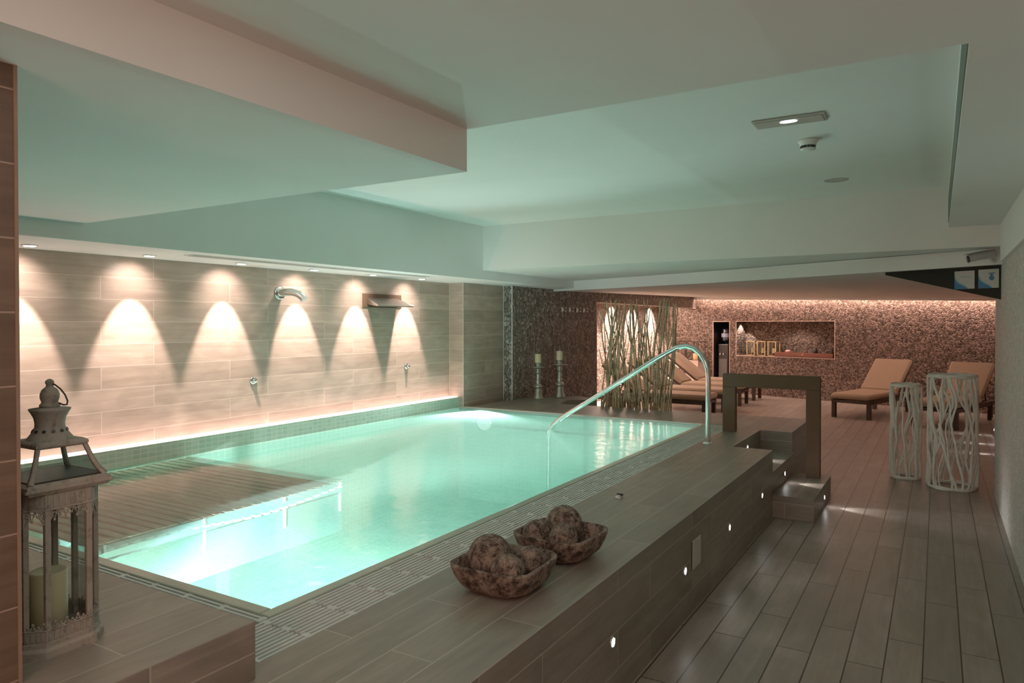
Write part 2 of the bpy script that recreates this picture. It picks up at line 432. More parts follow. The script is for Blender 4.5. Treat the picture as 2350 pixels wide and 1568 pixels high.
# right wall (pebble mosaic below, smooth above) and its end
struct(MB().box(.43, .9, YB, 7.4, 0, 1.965).build('wall_right', MOSWHITE))
struct(MB().box(.405, .9, YB, 6.5, 1.965, 2.75).build('wall_right_upper', PLASTER))
struct(MB().box(XL, .9, YB - .1, YB, 0, 2.75).build('wall_back', PLASTER))
struct(MB().box(2.3, 2.4, 5.0, 17.2, 0, 2.75).build('wall_lounge_side', PLASTER))
# near column wall on the left edge
struct(MB().box(-2.3, -1.79, YB, .80, .68, 2.19).build('wall_column', COLTILE))
struct(MB().box(-1.794, -1.786, .797, .804, .68, 2.087).build('trim_column_edge', m_plain('column corner profile', (.24, .155, .105), .5)))
# lounge ceiling: slopes a little toward the pebble wall
A = Vector((BL[0][0], BL[0][1] + .03, 0)); B = P1 + bn * .03
WO = Vector((-1.96, 14.95, 0)); wd = Vector((.952, -.306, 0)).normalized(); wn = Vector((.306, .952, 0)).normalized()
def wp(t, off, z): 
    v = WO + wd * t + wn * off; return (v.x, v.y, z)
lc = MB()
def zc(t): return 2.037 + (t + 2.807) * (1.865 - 2.037) / 5.731
e0, e1 = wp(-3.7, -.16, zc(-3.7)), wp(4.2, -.16, zc(4.2))
g0, g1 = wp(-3.7, -.16, zc(-3.7) + .06), wp(4.2, -.16, zc(4.2) + .02)
fr_ = [(BL[0][0] - 1.0, BL[0][1] + .3)] + [(x, y + .02) for x, y in BL] + [(2.3, 5.9)]
nf = len(fr_)
lc.add([(x, y, 1.972) for x, y in fr_] + [tuple(Vector(g0).lerp(Vector(g1), k / (nf - 1))) for k in range(nf)],
       [(k, k + 1, nf + k + 1, nf + k) for k in range(nf - 1)])
lc.quad(g0, g1, e1, e0)
lc.quad(e0, e1, wp(4.2, -.13, zc(4.2)), wp(-3.7, -.13, zc(-3.7)))
lc.quad(wp(-3.7, -.13, zc(-3.7)), wp(4.2, -.13, zc(4.2)), wp(4.2, -.13, 2.4), wp(-3.7, -.13, 2.4))
lc.quad(wp(-3.7, -.13, 2.4), wp(4.2, -.13, 2.4), wp(4.2, .1, 2.4), wp(-3.7, .1, 2.4))
struct(lc.build('ceiling_lounge', PLASTER))
# far pebble wall, built in its own frame with the niche and the doorway cut out
def fw_local(name, mat, fill, bevel=0):
    m = MB(); fill(m)
    o = m.build(name, mat, loc=WO, bevel=bevel, rotz=math.atan2(wd.y, wd.x)); return o
def far(m):
    def q(x0, x1, z0, z1): m.quad((x0, 0, z0), (x1, 0, z0), (x1, 0, z1), (x0, 0, z1))
    zt = 2.4
    q(-4.2, -2.39, 0, zt); q(-2.39, -1.99, 1.536, zt); q(-1.99, -1.823, 0, zt)
    q(-1.823, .28, 0, .82); q(-1.823, .28, 1.54, zt); q(.28, 4.6, 0, zt)
    D = .38
    x0, x1, z0, z1 = -1.823, .28, .82, 1.54
    m.quad((x0, D, z0), (x1, D, z0), (x1, D, z1), (x0, D, z1))
    m.quad((x0, 0, z0), (x0, D, z0), (x0, D, z1), (x0, 0, z1)); m.quad((x1, D, z0), (x1, 0, z0), (x1, 0, z1), (x1, D, z1))
    m.quad((x0, 0, z0), (x1, 0, z0), (x1, D, z0), (x0, D, z0)); m.quad((x0, D, z1), (x1, D, z1), (x1, 0, z1), (x0, 0, z1))
struct(fw_local('wall_far', PEBBLEF, far))
def doorway(m):
    x0, x1, D, z1 = -2.39, -1.99, .6, 1.536
    m.quad((x0, D, 0), (x1, D, 0), (x1, D, z1), (x0, D, z1)); m.quad((x0, 0, 0), (x0, D, 0), (x0, D, z1), (x0, 0, z1))
    m.quad((x1, D, 0), (x1, 0, 0), (x1, 0, z1), (x1, D, z1)); m.quad((x0, D, z1), (x1, D, z1), (x1, 0, z1), (x0, 0, z1))
struct(fw_local('wall_recess', BLACKP, doorway))
def trims(m):
    w_ = .012
    for x0, x1, z0, z1 in ((-1.823, .28, .82, 1.54), (-2.39, -1.99, 0, 1.536)):
        m.box(x0 - w_, x0, -.006, .02, z0, z1 + w_); m.box(x1, x1 + w_, -.006, .02, z0, z1 + w_)
        m.box(x0, x1, -.006, .02, z1, z1 + w_)
        if z0 > .1: m.box(x0 - w_, x1 + w_, -.006, .02, z0 - w_, z0)
struct(fw_local('trim_niche', PEDESTAL, trims))
# low tiled step beside the right wall end, carrying floor lights
struct(MB().box(.66, 1.5, 9.3, 12.0, 0, .17).build('side_step_floor', DECKTILE))
# access plate colour panel handled below as a thing

# ------------------------------------------------------------------ overflow gratings
gr = thing('overflow_grating', 'long grey slotted drain grating between pool rim and right deck', 'grating', (-1.796, 1.372, .495))
def section_long():
    m = MB(); L = .2; W = .228; n = 11; pitch = W / n
    for k in range(n):
        x = -W / 2 + (k + .5) * pitch
        m.box(x - .0048, x + .0048, .004, L - .004, 0, .022)
    for yy in (.05, .15): m.box(-W / 2, W / 2, yy - .003, yy + .003, -.012, .004)
    for x in (-W / 2 + pitch, 0, W / 2 - pitch): m.box(x - pitch * .9, x + pitch * .9, -.006, .016, .002, .0225)
    return m
sec = None
y = 0
while y < 5.5:
    if sec is None:
        o = section_long().build('grate_section', GRATEM, gr); sec = o
    else:
        o = sec.copy(); COL.objects.link(o)
        o.parent = gr; o.location = (0, y, 0)
    y += .2
gr2 = thing('overflow_grating', 'narrow grey slotted drain grating behind the lantern ledge along near pool edge', 'grating', (-1.92, 1.49, .495))
def section_short():
    m = MB(); L = .2; W = .228; n = 11; pitch = W / n
    for k in range(n):
        yy = -W / 2 + (k + .5) * pitch
        m.box(-L + .004, -.004, yy - .0048, yy + .0048, 0, .022)
    for x in (.05, .15): m.box(-x - .003, -x + .003, -W / 2, W / 2, -.012, .004)
    for yy in (-W / 2 + pitch, 0, W / 2 - pitch): m.box(-.016, .006, yy - pitch * .9, yy + pitch * .9, .002, .0225)
    return m
sec = section_short().build('grate_section', GRATEM, gr2)
for k in range(1, 14):
    o = sec.copy(); COL.objects.link(o); o.parent = gr2; o.location = (-.2 * k, 0, 0)

# ------------------------------------------------------------------ underwater massage bench
bench = thing('massage_bench', 'slatted underwater massage bench with wavy top in near corner of pool', 'bench', (-4.05, 1.72, PZ))
def bz(yy): return .998 + .022 * math.sin(yy * 4.2 + .4)
for k in range(25):
    yy = .06 + k * .064; zz = bz(yy)
    m = MB(); m.box(-.79, .78, yy - .021, yy + .021, zz - .014, zz)
    m.build('slat', SLATW, bench, bevel=.005)
m = MB()
for k in range(24):
    y0, y1 = .03 + k * .065, .03 + (k + 1) * .065
    m.add([(-.79, y0, bz(y0) - .02), (.765, y0, bz(y0) - .02), (.765, y1, bz(y1) - .02), (-.79, y1, bz(y1) - .02)], [(0, 1, 2, 3)])
m.build('gap_dark_board', SLATB, bench)  # dark board added beneath so the gaps between slats read dark
m = MB(); m.box(.735, .765, .03, 1.62, .72, .958); m.build('side_panel', BENCHP, bench)
for yy in (.3, 1.3):
    for xx in (-.7, .0): MB().box(xx - .03, xx + .03, yy - .03, yy + .03, 0, .96).build('leg', BENCHP, bench)
for yy in (.1, .62, 1.15, 1.6):
    MB().box(.765, .775, yy - .006, yy + .006, .85, .97).build('edge_strip', WHITEP, bench)

# ------------------------------------------------------------------ handrail
Y = 5.79
path = [(-1.605, Y, ZD), (-1.605, Y, .8), (-1.605, Y, 1.05)]
pts = [(-1.612, 1.13), (-1.632, 1.19), (-1.67, 1.25), (-1.725, 1.295), (-1.79, 1.312), (-1.87, 1.298), (-1.95, 1.255), (-2.05, 1.198), (-2.38, .995), (-2.72, .785), (-2.93, .662), (-3.01, .608), (-3.065, .56), (-3.1, .50), (-3.115, .42), (-3.12, .0), (-3.12, -.3)]
path += [(x, Y + max(0, (-1.9 - x)) * .06, z) for x, z in pts]
hr = thing('pool_handrail', 'polished steel handrail arching from deck down into the pool', 'handrail', (-1.605, Y, ZD))
off = Vector((-1.605, Y, ZD))
MB().tube([Vector(q_) - off for q_ in path], .0215, 14).build('rail_tube', CHROME, hr)
MB().lathe([(.045, 0), (.045, .006), (.03, .014), (.023, .014)], n=24).build('base_flange', CHROME, hr)

# ------------------------------------------------------------------ brown arch handrail
ar = thing('stair_arch_rail', 'square brown metal arch rail standing astride the pool steps', 'handrail', (-1.62, 6.56, ZD))
MB().box(-.058, .057, -.033, .033, 0, .405).build('post', BROWNST, ar, bevel=.004)
MB().box(.652, .766, -.033, .033, -.348, .405).build('post', BROWNST, ar, bevel=.004)
MB().box(-.058, .766, -.033, .033, .405, .525).build('top_beam', BROWNST, ar, bevel=.004)

# ------------------------------------------------------------------ clay bowls with balls
def rsq(h, hy, rad, z, n=6):
    out = []
    for cx, cy, a0 in ((h - rad, hy - rad, 0), (-h + rad, hy - rad, 90), (-h + rad, -hy + rad, 180), (h - rad, -hy + rad, 270)):
        for k in range(n + 1):
            a = R(a0 + 90 * k / n); out.append((cx + rad * math.cos(a), cy + rad * math.sin(a), z))
    return out
def bowl(loc, rz, label, s=1.0):
    t = []
    for h, rad, z in ((.085, .07, 0), (.118, .085, .008), (.142, .085, .03), (.158, .08, .066), (.166, .075, .1)):
        t.append(rsq(h * s, h * s, rad * s, z))
    lip = [rsq(.1665 * s, .1665 * s, .074 * s, .107), rsq(.162 * s, .162 * s, .072 * s, .1095), rsq(.152 * s, .152 * s, .068 * s, .107)]
    inn = [rsq(.148 * s, .148 * s, .068 * s, .08), rsq(.132 * s, .132 * s, .075 * s, .04), rsq(.1 * s, .1 * s, .075 * s, .02), rsq(.04 * s, .04 * s, .035 * s, .018)]
    o = MB().loft(t + lip + inn).build('clay_bowl', BOWLM, loc=loc, rotz=rz)
    tag(o, label, 'bowl', 'square clay bowls on the deck'); return o
bowl((-1.375, 2.235, ZD), R(2), 'nearer square clay bowl with three balls beside the pool grating')
bowl((-1.36, 2.668, ZD), R(-3), 'farther square clay bowl with three balls behind another bowl')
def ball(x, y, z, r, label):
    o = MB().sphere((0, 0, 0), r, 28, 18).build('decorative_ball', BALLM, loc=(x, y, z), rotz=random.uniform(0, 6))
    o.rotation_euler.x = random.uniform(0, 6)
    tag(o, label, 'ball', 'weathered clay balls in the bowls')
ball(-1.436, 2.23, .627, .083, 'largest clay ball in the nearer bowl')
ball(-1.312, 2.155, .6135, .062, 'smaller front clay ball beside the largest one in nearer bowl')
ball(-1.306, 2.304, .608, .058, 'small clay ball at the right rear of the nearer bowl')
ball(-1.383, 2.738, .633, .08, 'largest clay ball in the farther bowl')
ball(-1.447, 2.61, .612, .06, 'small clay ball at the left side of the farther bowl')
ball(-1.32, 2.608, .612, .0615, 'small clay ball at the right front of the farther bowl')

# ------------------------------------------------------------------ small deck fitting
df = thing('deck_fitting', 'small low metal fitting on the deck beyond the clay bowls', 'fitting', (-1.53, 3.72, ZD))
MB().lathe([(.022, 0), (.022, .006), (.012, .010), (.011, .018)], n=16).build('base_disc', STEELB, df)
MB().tube([(-.014, 0, .019), (.02, .004, .019)], .006, 8).build('latch', BLACKM, df)

# ------------------------------------------------------------------ lantern
def oct_(h, c, z):
    return [(h, -h + c, z), (h, h - c, z), (h - c, h, z), (-h + c, h, z), (-h, h - c, z), (-h, -h + c, z), (-h + c, -h, z), (h - c, -h, z)]
LN = thing('candle_lantern', 'large distressed metal and glass candle lantern standing on the corner ledge', 'lantern', (-1.962, .952, .68))
MB().loft([oct_(.1, .038, 0), oct_(.1, .038, .018), oct_(.094, .036, .024), oct_(.094, .036, .034)], smooth=False).build('base_plate', LANT, LN, bevel=.002)
H = .088; CH = .034
def fret(z0, z1, up_, name, tooth):
    """crenellated strip around the lantern body, teeth along one edge"""
    m = MB(); ring = [Vector(q_) for q_ in oct_(H, CH, 0)]
    for i in range(8):
        a, b_ = ring[i], ring[(i + 1) % 8]
        L = (b_ - a).length; n = max(2, round(L / .0135)); dirv = (b_ - a) / L
        nn = Vector((dirv.y, -dirv.x, 0))
        def P(sv, z, o=0): 
            v = a + dirv * sv + nn * o; return (v.x, v.y, z)
        m.quad(P(0, z0, .002), P(L, z0, .002), P(L, z1, .002), P(0, z1, .002)); m.quad(P(L, z0), P(0, z0), P(0, z1), P(L, z1))
        zb = z1 if up_ else z0; sg = 1 if up_ else -1
        m.tube([P(0, z0, .002), P(L, z0, .002)], .002, 6); m.tube([P(0, z1, .002), P(L, z1, .002)], .002, 6)
        for k in range(n):
            s0, s1 = L * k / n, L * (k + 1) / n; mid = (s0 + s1) / 2
            hgt = tooth * (1.0 if k % 2 else .6)
            m.tube([P(s0, zb), P(mid, zb + sg * hgt), P(s1, zb)], .0018, 6)
            m.tube([P(s0, zb + sg * hgt * .5), P(mid, zb + sg * hgt * .25), P(s1, zb + sg * hgt * .5)], .0016, 5)
            m.sphere(P(mid, zb + sg * hgt), .0036 if k % 2 else .0028, 8, 6)
            # small pressed arches on the plain part of the strip
            zm = (z0 + z1) / 2
            m.box(mid - .0035, mid + .0035, -.001, .003, z0 + .006, z1 - .004, M=Matrix.Translation(a + nn * .001) @ Matrix(((dirv.x, nn.x, 0, 0), (dirv.y, nn.y, 0, 0), (0, 0, 1, 0), (0, 0, 0, 1))))
        if not up_:
            for sv in (.003, L - .003):
                m.tube([P(sv, zb), P(sv + (.012 if sv < L / 2 else -.012), zb - .016), P(sv, zb - .036)], .0022, 6)
    return m.build(name, LANT, LN)
fret(.034, .066, True, 'lower_fretwork', .016)
fret(.362, .402, False, 'upper_fretwork', .026)
ring = oct_(H - .004, CH, 0)
for x, y_, _ in ring:
    MB().box(x - .0065, x + .0065, y_ - .0065, y_ + .0065, .034, .402).build('post', LANT, LN, bevel=.0015)
for i in range(8):
    a, b_ = ring[i], ring[(i + 1) % 8]
    MB().quad((a[0], a[1], .05), (b_[0], b_[1], .05), (b_[0], b_[1], .39), (a[0], a[1], .39)).build('glass_pane', GLASS, LN)
def sq(h, z): return [(h, -h, z), (h, h, z), (-h, h, z), (-h, -h, z)]
m = MB(); m.loft([sq(.094, .402), sq(.101, .412), sq(.1, .424), sq(.092, .43)], smooth=False)
for sx in (-1, 1):
    for sy in (-1, 1):
        m.lathe([(.002, 0), (.008, .003), (.003, .008)], (sx * .1, sy * .1, .41), 8)
m.build('eave', LANT, LN)
prof = [(.09, .428), (.079, .445), (.070, .467), (.062, .492), (.056, .512)]
for sx in (-1, 1):
    for sy in (-1, 1):
        MB().tube([(sx * h, sy * h, z) for h, z in prof], [.0085, .0075, .007, .0065, .0065], 4).build('roof_rib', LANT, LN)
for k in range(4):
    M_ = Matrix.Rotation(k * PI / 2, 4, 'Z'); m = MB()
    for (h0, z0), (h1, z1) in zip(prof, prof[1:]):
        m.add([(h0 - .004, -h0, z0), (h0 - .004, h0, z0), (h1 - .004, h1, z1), (h1 - .004, -h1, z1)], [(0, 1, 2, 3)], True, M_)
    m.build('roof_pane', GLASS, LN)
MB().loft([sq(.088, .424), sq(.088, .434)], smooth=False).build('inner_tray', BLACKM, LN)
MB().loft([sq(.06, .508), sq(.064, .512), sq(.064, .52), sq(.056, .525)], smooth=False).build('roof_plate', LANT, LN, bevel=.002)
MB().lathe([(.054, .523), (.051, .529), (.044, .538), (.037, .549), (.034, .556), (.0335, .566), (.036, .58), (.043, .594), (.047, .6), (.047, .603), (.02, .607), (.0235, .608), (.0235, .613), (.02, .616), (.0185, .62), (.022, .63), (.022, .64), (.018, .651), (.009, .659), (.008, .664), (.0105, .669), (.009, .675), (.003, .679)], n=28).build('chimney', LANT, LN)
chim = LN.children[-1] if False else bpy.data.objects['chimney']
m = MB()
for k in range(12):
    a = 2 * PI * (k + .5) / 12
    m.lathe([(.0045, 0), (.0045, .002)], n=10, M=Matrix.Translation((.0385 * math.cos(a), .0385 * math.sin(a), .547)) @ Matrix.Rotation(a, 4, 'Z') @ Matrix.Rotation(R(62), 4, 'Y'))
m.build('vent_hole', BLACKM, chim)
m = MB(); cpts = []
for k in range(19):
    a = R(100 - k * 14.5)
    cpts.append((0, 0, 0))
ctr = Vector((.028, .017, .632))
hp = [(0, 0, .668), (.012, .007, .664), (.024, .0144, .653), (.034, .0204, .638), (.0395, .0237, .622), (.038, .0228, .613), (.03, .018, .612), (.02, .012, .617)]
m.tube(hp, .0022, 8); m.build('ring_handle', BLACKM, chim)
pc = thing('pillar_candle', 'thick ivory pillar candle inside the large corner lantern', 'candle', (-1.962, .945, .714))
wb = MB().lathe([(.041, 0), (.043, .003), (.043, .148), (.04, .152), (.032, .148), (.002, .146)], n=32).build('wax_body', CANDLE, pc)
MB().tube([(0, 0, .145), (.001, 0, .158)], .0015, 6).build('wick', BLACKM, wb)

# ------------------------------------------------------------------ tall silver candle holders
def holder_profile():
    return [(.001, 0), (.075, 0), (.075, .015), (.066, .03), (.058, .05), (.052, .1), (.05, .13), (.034, .142), (.036, .15), (.066, .165), (.058, .18), (.05, .195), (.034, .205), (.03, .215), (.043, .235), (.032, .255),
            (.026, .265), (.035, .285), (.035, .3), (.026, .31), (.029, .33), (.028, .35), (.036, .356), (.036, .364), (.029, .37), (.037, .378), (.037, .388), (.03, .395), (.03, .42), (.095, .432), (.097, .44), (.03, .442), (.032, .48), (.04, .49), (.04, .497), (.001, .497)]
def holder(x, y_, label, lab2, s):
    t = thing('candle_holder', label, 'candle holder', (x, y_, ZD), group='tall silver candle holders')
    MB().lathe([(r * s * 1.0, z * s) for r, z in holder_profile()], n=28).build('turned_stand', SILVER, t)
    MB().lathe([(.072 * s, .442 * s), (.074 * s, .5 * s), (.07 * s, .72 * s)], n=28, caps=False).build('glass_cylinder', GLASS, t)
    c = thing('pillar_candle', lab2, 'candle', (x, y_, ZD + .498 * s), group='cream candles on the silver holders')
    wb = MB().lathe([(.044 * s, 0), (.044 * s, .115 * s), (.04 * s, .118 * s), (.001, .116 * s)], n=24).build('wax_body', CANDLEW, c)
    MB().tube([(0, 0, .115 * s), (0, 0, .127 * s)], .0018, 5).build('wick', BLACKM, wb)
holder(-4.46, 8.09, 'left tall silver candle holder against the grey pebble wall', 'cream candle on the left of two silver holders', .95)
holder(-4.31, 8.41, 'right tall silver candle holder against the grey pebble wall', 'cream candle on the right of two silver holders', 1.0)

# ------------------------------------------------------------------ branch screen
bs_ = thing('branch_screen', 'row of tall dry branches set upright along the far deck edge', 'branch screen', (-2.97, 7.77, ZD))
random.seed(21)
NB = 46
for k in range(NB):
    x = -.44 + .84 * (k + random.uniform(-.4, .4)) / (NB - 1)
    yy = random.uniform(-.05, .0)
    h = random.uniform(1.14, 1.27)
    lean = random.gauss(0, .09) if random.random() < .75 else random.gauss(0, .22)
    if k > NB * .78: lean = random.uniform(.0, .16)
    ph, am = random.uniform(0, 6), random.uniform(.008, .03)
    r0 = random.uniform(.008, .015) if random.random() < .8 else random.uniform(.016, .021)
    n = 11; pth = []; rs = []
    for i in range(n):
        t_i = i / (n - 1)
        xx = x + lean * t_i + am * math.sin(ph + t_i * 7) - am * math.sin(ph) 
        xx = max(-.46, min(.5, xx))
        pth.append((xx, yy + .018 * math.sin(ph * 2 + t_i * 5), h * t_i)); rs.append(r0 * (1 - .5 * t_i))
    m = MB(); m.tube(pth, rs, 7)
    if random.random() < .55:
        i0 = random.randint(3, 6); p0 = Vector(pth[i0]); sd = random.choice((-1, 1)); L = random.uniform(.3, .6)
        q_ = [p0 + Vector((sd * .14 * j / 4 * (1 - .08 * j), .0, L * j / 4)) for j in range(5)]
        q_ = [Vector((max(-.5, min(.52, a.x)), a.y, min(a.z, 1.26))) for a in q_]
        m.tube(q_, [rs[i0] * .7 * (1 - .12 * j) for j in range(5)], 6)
    m.build('branch', BRANCH, bs_)

# ------------------------------------------------------------------ white twig columns
def twig_column(x, y_, rad, h, n, label, seed, wob):
    rng = random.Random(seed)
    t = thing('twig_column', label, 'decorative column', (x, y_, 0), group='white twig columns')
    m = MB()
    for k in range(n):
        a = 2 * PI * (k + rng.uniform(-.25, .25)) / n; drift = rng.uniform(-.9, .9); ph = rng.uniform(0, 6); pts = []; rs = []
        r0 = rng.uniform(.008, .0125)
        for i in range(13):
            ti = i / 12
            aa = a + drift * ti + wob * math.sin(ph + ti * 9) + wob * .5 * math.sin(ph * 2 + ti * 17)
            rr = rad * (1 + .06 * math.sin(ti * PI) + .05 * math.sin(ph + ti * 6))
            pts.append((rr * math.cos(aa), rr * math.sin(aa), .015 + (h - .03) * ti)); rs.append(r0 * (1 + .2 * math.sin(ph + 8 * ti)))
        m.tube(pts, rs, 7)
        if rng.random() < .8:
            i0 = rng.randint(1, 8); L = rng.randint(3, 4); dr = rng.choice((-1, 1)) * rng.uniform(.25, .5); pts2 = []
            for j in range(L + 1):
                b0 = Vector(pts[min(12, i0 + j)]); an = math.atan2(b0.y, b0.x) + dr * j / L; rr = rad * 1.02
                pts2.append((rr * math.cos(an), rr * math.sin(an), b0.z))
            m.tube(pts2, r0 * .75, 6)
    m.build('twig_lattice', TWIGW, t)
    for nm, z in (('top_ring', h - .01), ('base_ring', .012)):
        m = MB()
        for q_ in range(3):
            pts = [(rad * (1.0 + .03 * math.sin(5 * a_ + q_)) * math.cos(a_), rad * (1.0 + .03 * math.sin(5 * a_ + q_)) * math.sin(a_), z + .008 * (q_ - 1) + .004 * math.sin(7 * a_ + q_ * 2)) for a_ in [2 * PI * i / 40 for i in range(40)]]
            m.tube(pts, .009, 6, closed=True)
        m.build(nm, TWIGW, t)
twig_column(-.26, 7.88, .125, .91, 20, 'smaller white twig column on the walkway floor', 3, .13)
twig_column(.12, 7.62, .188, 1.03, 25, 'larger white twig column nearest the right wall', 9, .12)

# ------------------------------------------------------------------ sun loungers
def cushion(x0, x1, y0, y1, z0, z1, rad=.03):
    rings = []
    zs = [(z0, .75), (z0 + (z1 - z0) * .2, .96), ((z0 + z1) / 2, 1), (z0 + (z1 - z0) * .8, .96), (z1, .75)]
    cx, cy = (x0 + x1) / 2, (y0 + y1) / 2; hx, hy = (x1 - x0) / 2, (y1 - y0) / 2
    for z, k in zs:
        e = (1 - k) * .1
        rings.append([(cx + a, cy + b_, z) for a, b_, _ in rsq(hx - e, hy - e, rad, 0, 4)])
    return MB().loft(rings)
def lounger(loc, rz, label, back=38):
    """local +x runs from foot to head"""
    t = thing('sun_lounger', label, 'sun lounger', loc, rz, 'tan cushioned loungers')
    for x in (.04, 1.6):
        for y_ in (-.27, .27):
            MB().box(x - .03, x + .03, y_ - .03, y_ + .03, 0, .3).build('leg', DARKWOOD, t, bevel=.003)
    m = MB()
    for y_ in (-.27, .27): m.box(.0, 1.85, y_ - .025, y_ + .025, .235, .3)
    for x in (.02, .6, 1.12, 1.83): m.box(x - .02, x + .02, -.27, .27, .24, .285)
    m.build('frame', DARKWOOD, t, bevel=.003)
    m = MB()
    for k in range(11): m.box(.06 + k * .098, .12 + k * .098, -.25, .25, .285, .3)
    m.build('slat_deck', DARKWOOD, t)
    seat = cushion(-.02, 1.13, -.3, .3, .302, .39).build('seat_cushion', TAN, t)
    hinge = Vector((1.12, 0, .31)); a = R(back)
    M_ = Matrix.Translation(hinge) @ Matrix.Rotation(-a, 4, 'Y')
    o = cushion(.02, .82, -.3, .3, .02, .105); 
    o.v = [M_ @ v for v in o.v]; o.build('back_cushion', TAN, t)
    m = MB(); m.box(0, .8, -.28, -.24, -.02, .015, M_); m.box(0, .8, .24, .28, -.02, .015, M_)
    for k in range(8): m.box(.04 + k * .095, .1 + k * .095, -.25, .25, 0, .015, M_)
    m.build('back_frame', DARKWOOD, t)
    p1 = M_ @ Vector((.5, 0, -.01)); m = MB()
    for y_ in (-.2, .2): m.tube([(p1.x, y_, p1.z), (p1.x + .12, y_, .28)], .011, 6)
    m.tube([(p1.x + .06, -.2, (p1.z + .28) / 2), (p1.x + .06, .2, (p1.z + .28) / 2)], .008, 6)
    m.build('back_strut', DARKWOOD, t)
    m = MB(); m.tube([(-.0, -.29, .345), (-.0, .29, .345)], .006, 6); m.build('piping', TAN2, seat)
    return t
L0 = lounger((-3.05, 11.2, 0), PI, 'tan lounger nearest the branch screen in the row of four')
for yy, lab in ((12.3, 'second tan lounger behind the branch screen, seat behind the handrail'), (13.4, 'third tan lounger of the row, just behind the arch rail post'), (14.5, 'last tan lounger of the row, closest to the far pebble wall')):
    dup(L0, (-3.05 + (yy - 11.2) * .01, yy, 0), PI, lab)
ra = math.atan2(.952, .306)
dup(L0, (-1.17, 12.28, 0), ra, 'tan lounger facing the walkway, left of the twig columns')
dup(L0, (-.04, 11.75, 0), ra, 'tan lounger partly hidden behind the larger twig column')

# ------------------------------------------------------------------ wall water features
def wall_frame(y_, z): return (XL, y_, z)
sp = thing('water_spout', 'curved steel water spout on the tiled pool wall', 'water spout', wall_frame(4.33, 1.775))
MB().lathe([(.001, 0), (.06, 0), (.06, .008), (.052, .014), (.036, .014), (.001, .014)], n=28, M=Matrix.Rotation(PI / 2, 4, 'Y')).build('wall_flange', CHROME, sp)
MB().tube([(0, 0, 0), (.06, .02, .006), (.12, .04, .004), (.17, .06, -.012), (.205, .075, -.04), (.222, .082, -.062)], [.034, .034, .033, .033, .034, .036], 20).build('spout_pipe', CHROME, sp)
ct = thing('cascade_blade', 'wide flat steel cascade blade on the tiled pool wall', 'water spout', wall_frame(5.68, 1.735))
m = MB(); m.box(.001, .012, -.3, .3, -.068, .075); m.build('back_plate', BROWNST, ct, bevel=.003)
m = MB(); m.add([(.012, -.24, .035), (.012, .24, .035), (.2, .29, -.045), (.2, -.29, -.045), (.012, -.24, -.035), (.012, .24, -.035), (.2, .29, -.058), (.2, -.29, -.058)],
      [(0, 3, 2, 1), (4, 5, 6, 7), (0, 1, 5, 4), (1, 2, 6, 5), (2, 3, 7, 6), (3, 0, 4, 7)])
m.build('blade', STEELB, ct, bevel=.003)
def button(y_, z, label):
    t = thing('push_button', label, 'button', wall_frame(y_, z), group='steel push buttons on the pool wall')
    RY = Matrix.Rotation(PI / 2, 4, 'Y')
    MB().lathe([(.001, 0), (.033, 0), (.033, .01), (.028, .016), (.02, .018), (.001, .018)], n=24, M=RY).build('collar', CHROME, t)
    MB().lathe([(.017, .016), (.017, .04), (.014, .045), (.001, .046)], n=20, M=RY).build('plunger', CHROME, t)
button(4.035, 1.02, 'steel push button on pool wall below the curved spout')
button(6.07, 1.035, 'steel push button on pool wall below the cascade blade')

# robe hooks
def hook(y_, label):
    t = thing('hanging_robe_hook', label, 'hook', (-4.67, y_, 1.705), group='robe hooks on the pebble wall')
    MB().box(0, .012, -.03, .03, -.035, .035).build('hook_plate', STEELB, t, bevel=.004)
    m = MB(); m.tube([(.012, 0, .02), (.05, 0, .024)], .009, 8); m.sphere((.054, 0, .025), .017, 12, 8)
    m.tube([(.012, 0, -.022), (.045, 0, -.024)], .009, 8); m.sphere((.05, 0, -.024), .017, 12, 8)
    m.build('double_peg', CHROME, t)
for y_, lab in ((9.2, 'robe hook on pebble wall, leftmost of the four hooks'), (9.44, 'robe hook on pebble wall, second of four from the left'), (9.69, 'robe hook on pebble wall, third of four from the left'), (9.93, 'robe hook on pebble wall, rightmost of the four, nearest the lit opening')):
    hook(y_, lab)

# ------------------------------------------------------------------ recessed downlights
RX = Matrix.Rotation(PI, 4, 'X')
def downlight(x, y_, z, label, group):
    t = thing('recessed_downlight', label, 'downlight', (x, y_, z), group=group)
    MB().lathe([(.032, 0), (.046, 0), (.046, .005), (.034, .007)], n=28, M=RX, caps=False).build('trim_ring', WHITEP, t)
    MB().lathe([(.001, .0085), (.03, .0085), (.034, .006)], n=24, M=RX, caps=False).build('lens', LEDWARM, t)
    return t
lab6 = ['nearest soffit downlight beside the brown column', 'second soffit downlight from the brown column', 'third soffit downlight, just beyond start of the vent grille', 'fourth soffit downlight, above the curved spout', 'fifth soffit downlight, left above the cascade blade', 'last soffit downlight, nearest the end pilaster']
for k in range(6):
    y_ = 2.203 + .769 * k
    t = downlight(-4.762, y_, 1.985, lab6[k], 'downlights in the soffit over the pool wall')
    light('downlight_beam', 'SPOT', (-4.762, y_, 1.972), 82, (1, .75, .63), to=(-4.762 - math.tan(R(17)), y_, .972), parent=t, spot_size=R(47), spot_blend=.42, shadow_soft_size=.012)
    light('downlight_spill', 'SPOT', (-4.762, y_, 1.972), 12, (1, .77, .66), to=(-4.762 - math.tan(R(40)), y_, .972), parent=t, spot_size=R(100), spot_blend=1, shadow_soft_size=.02)
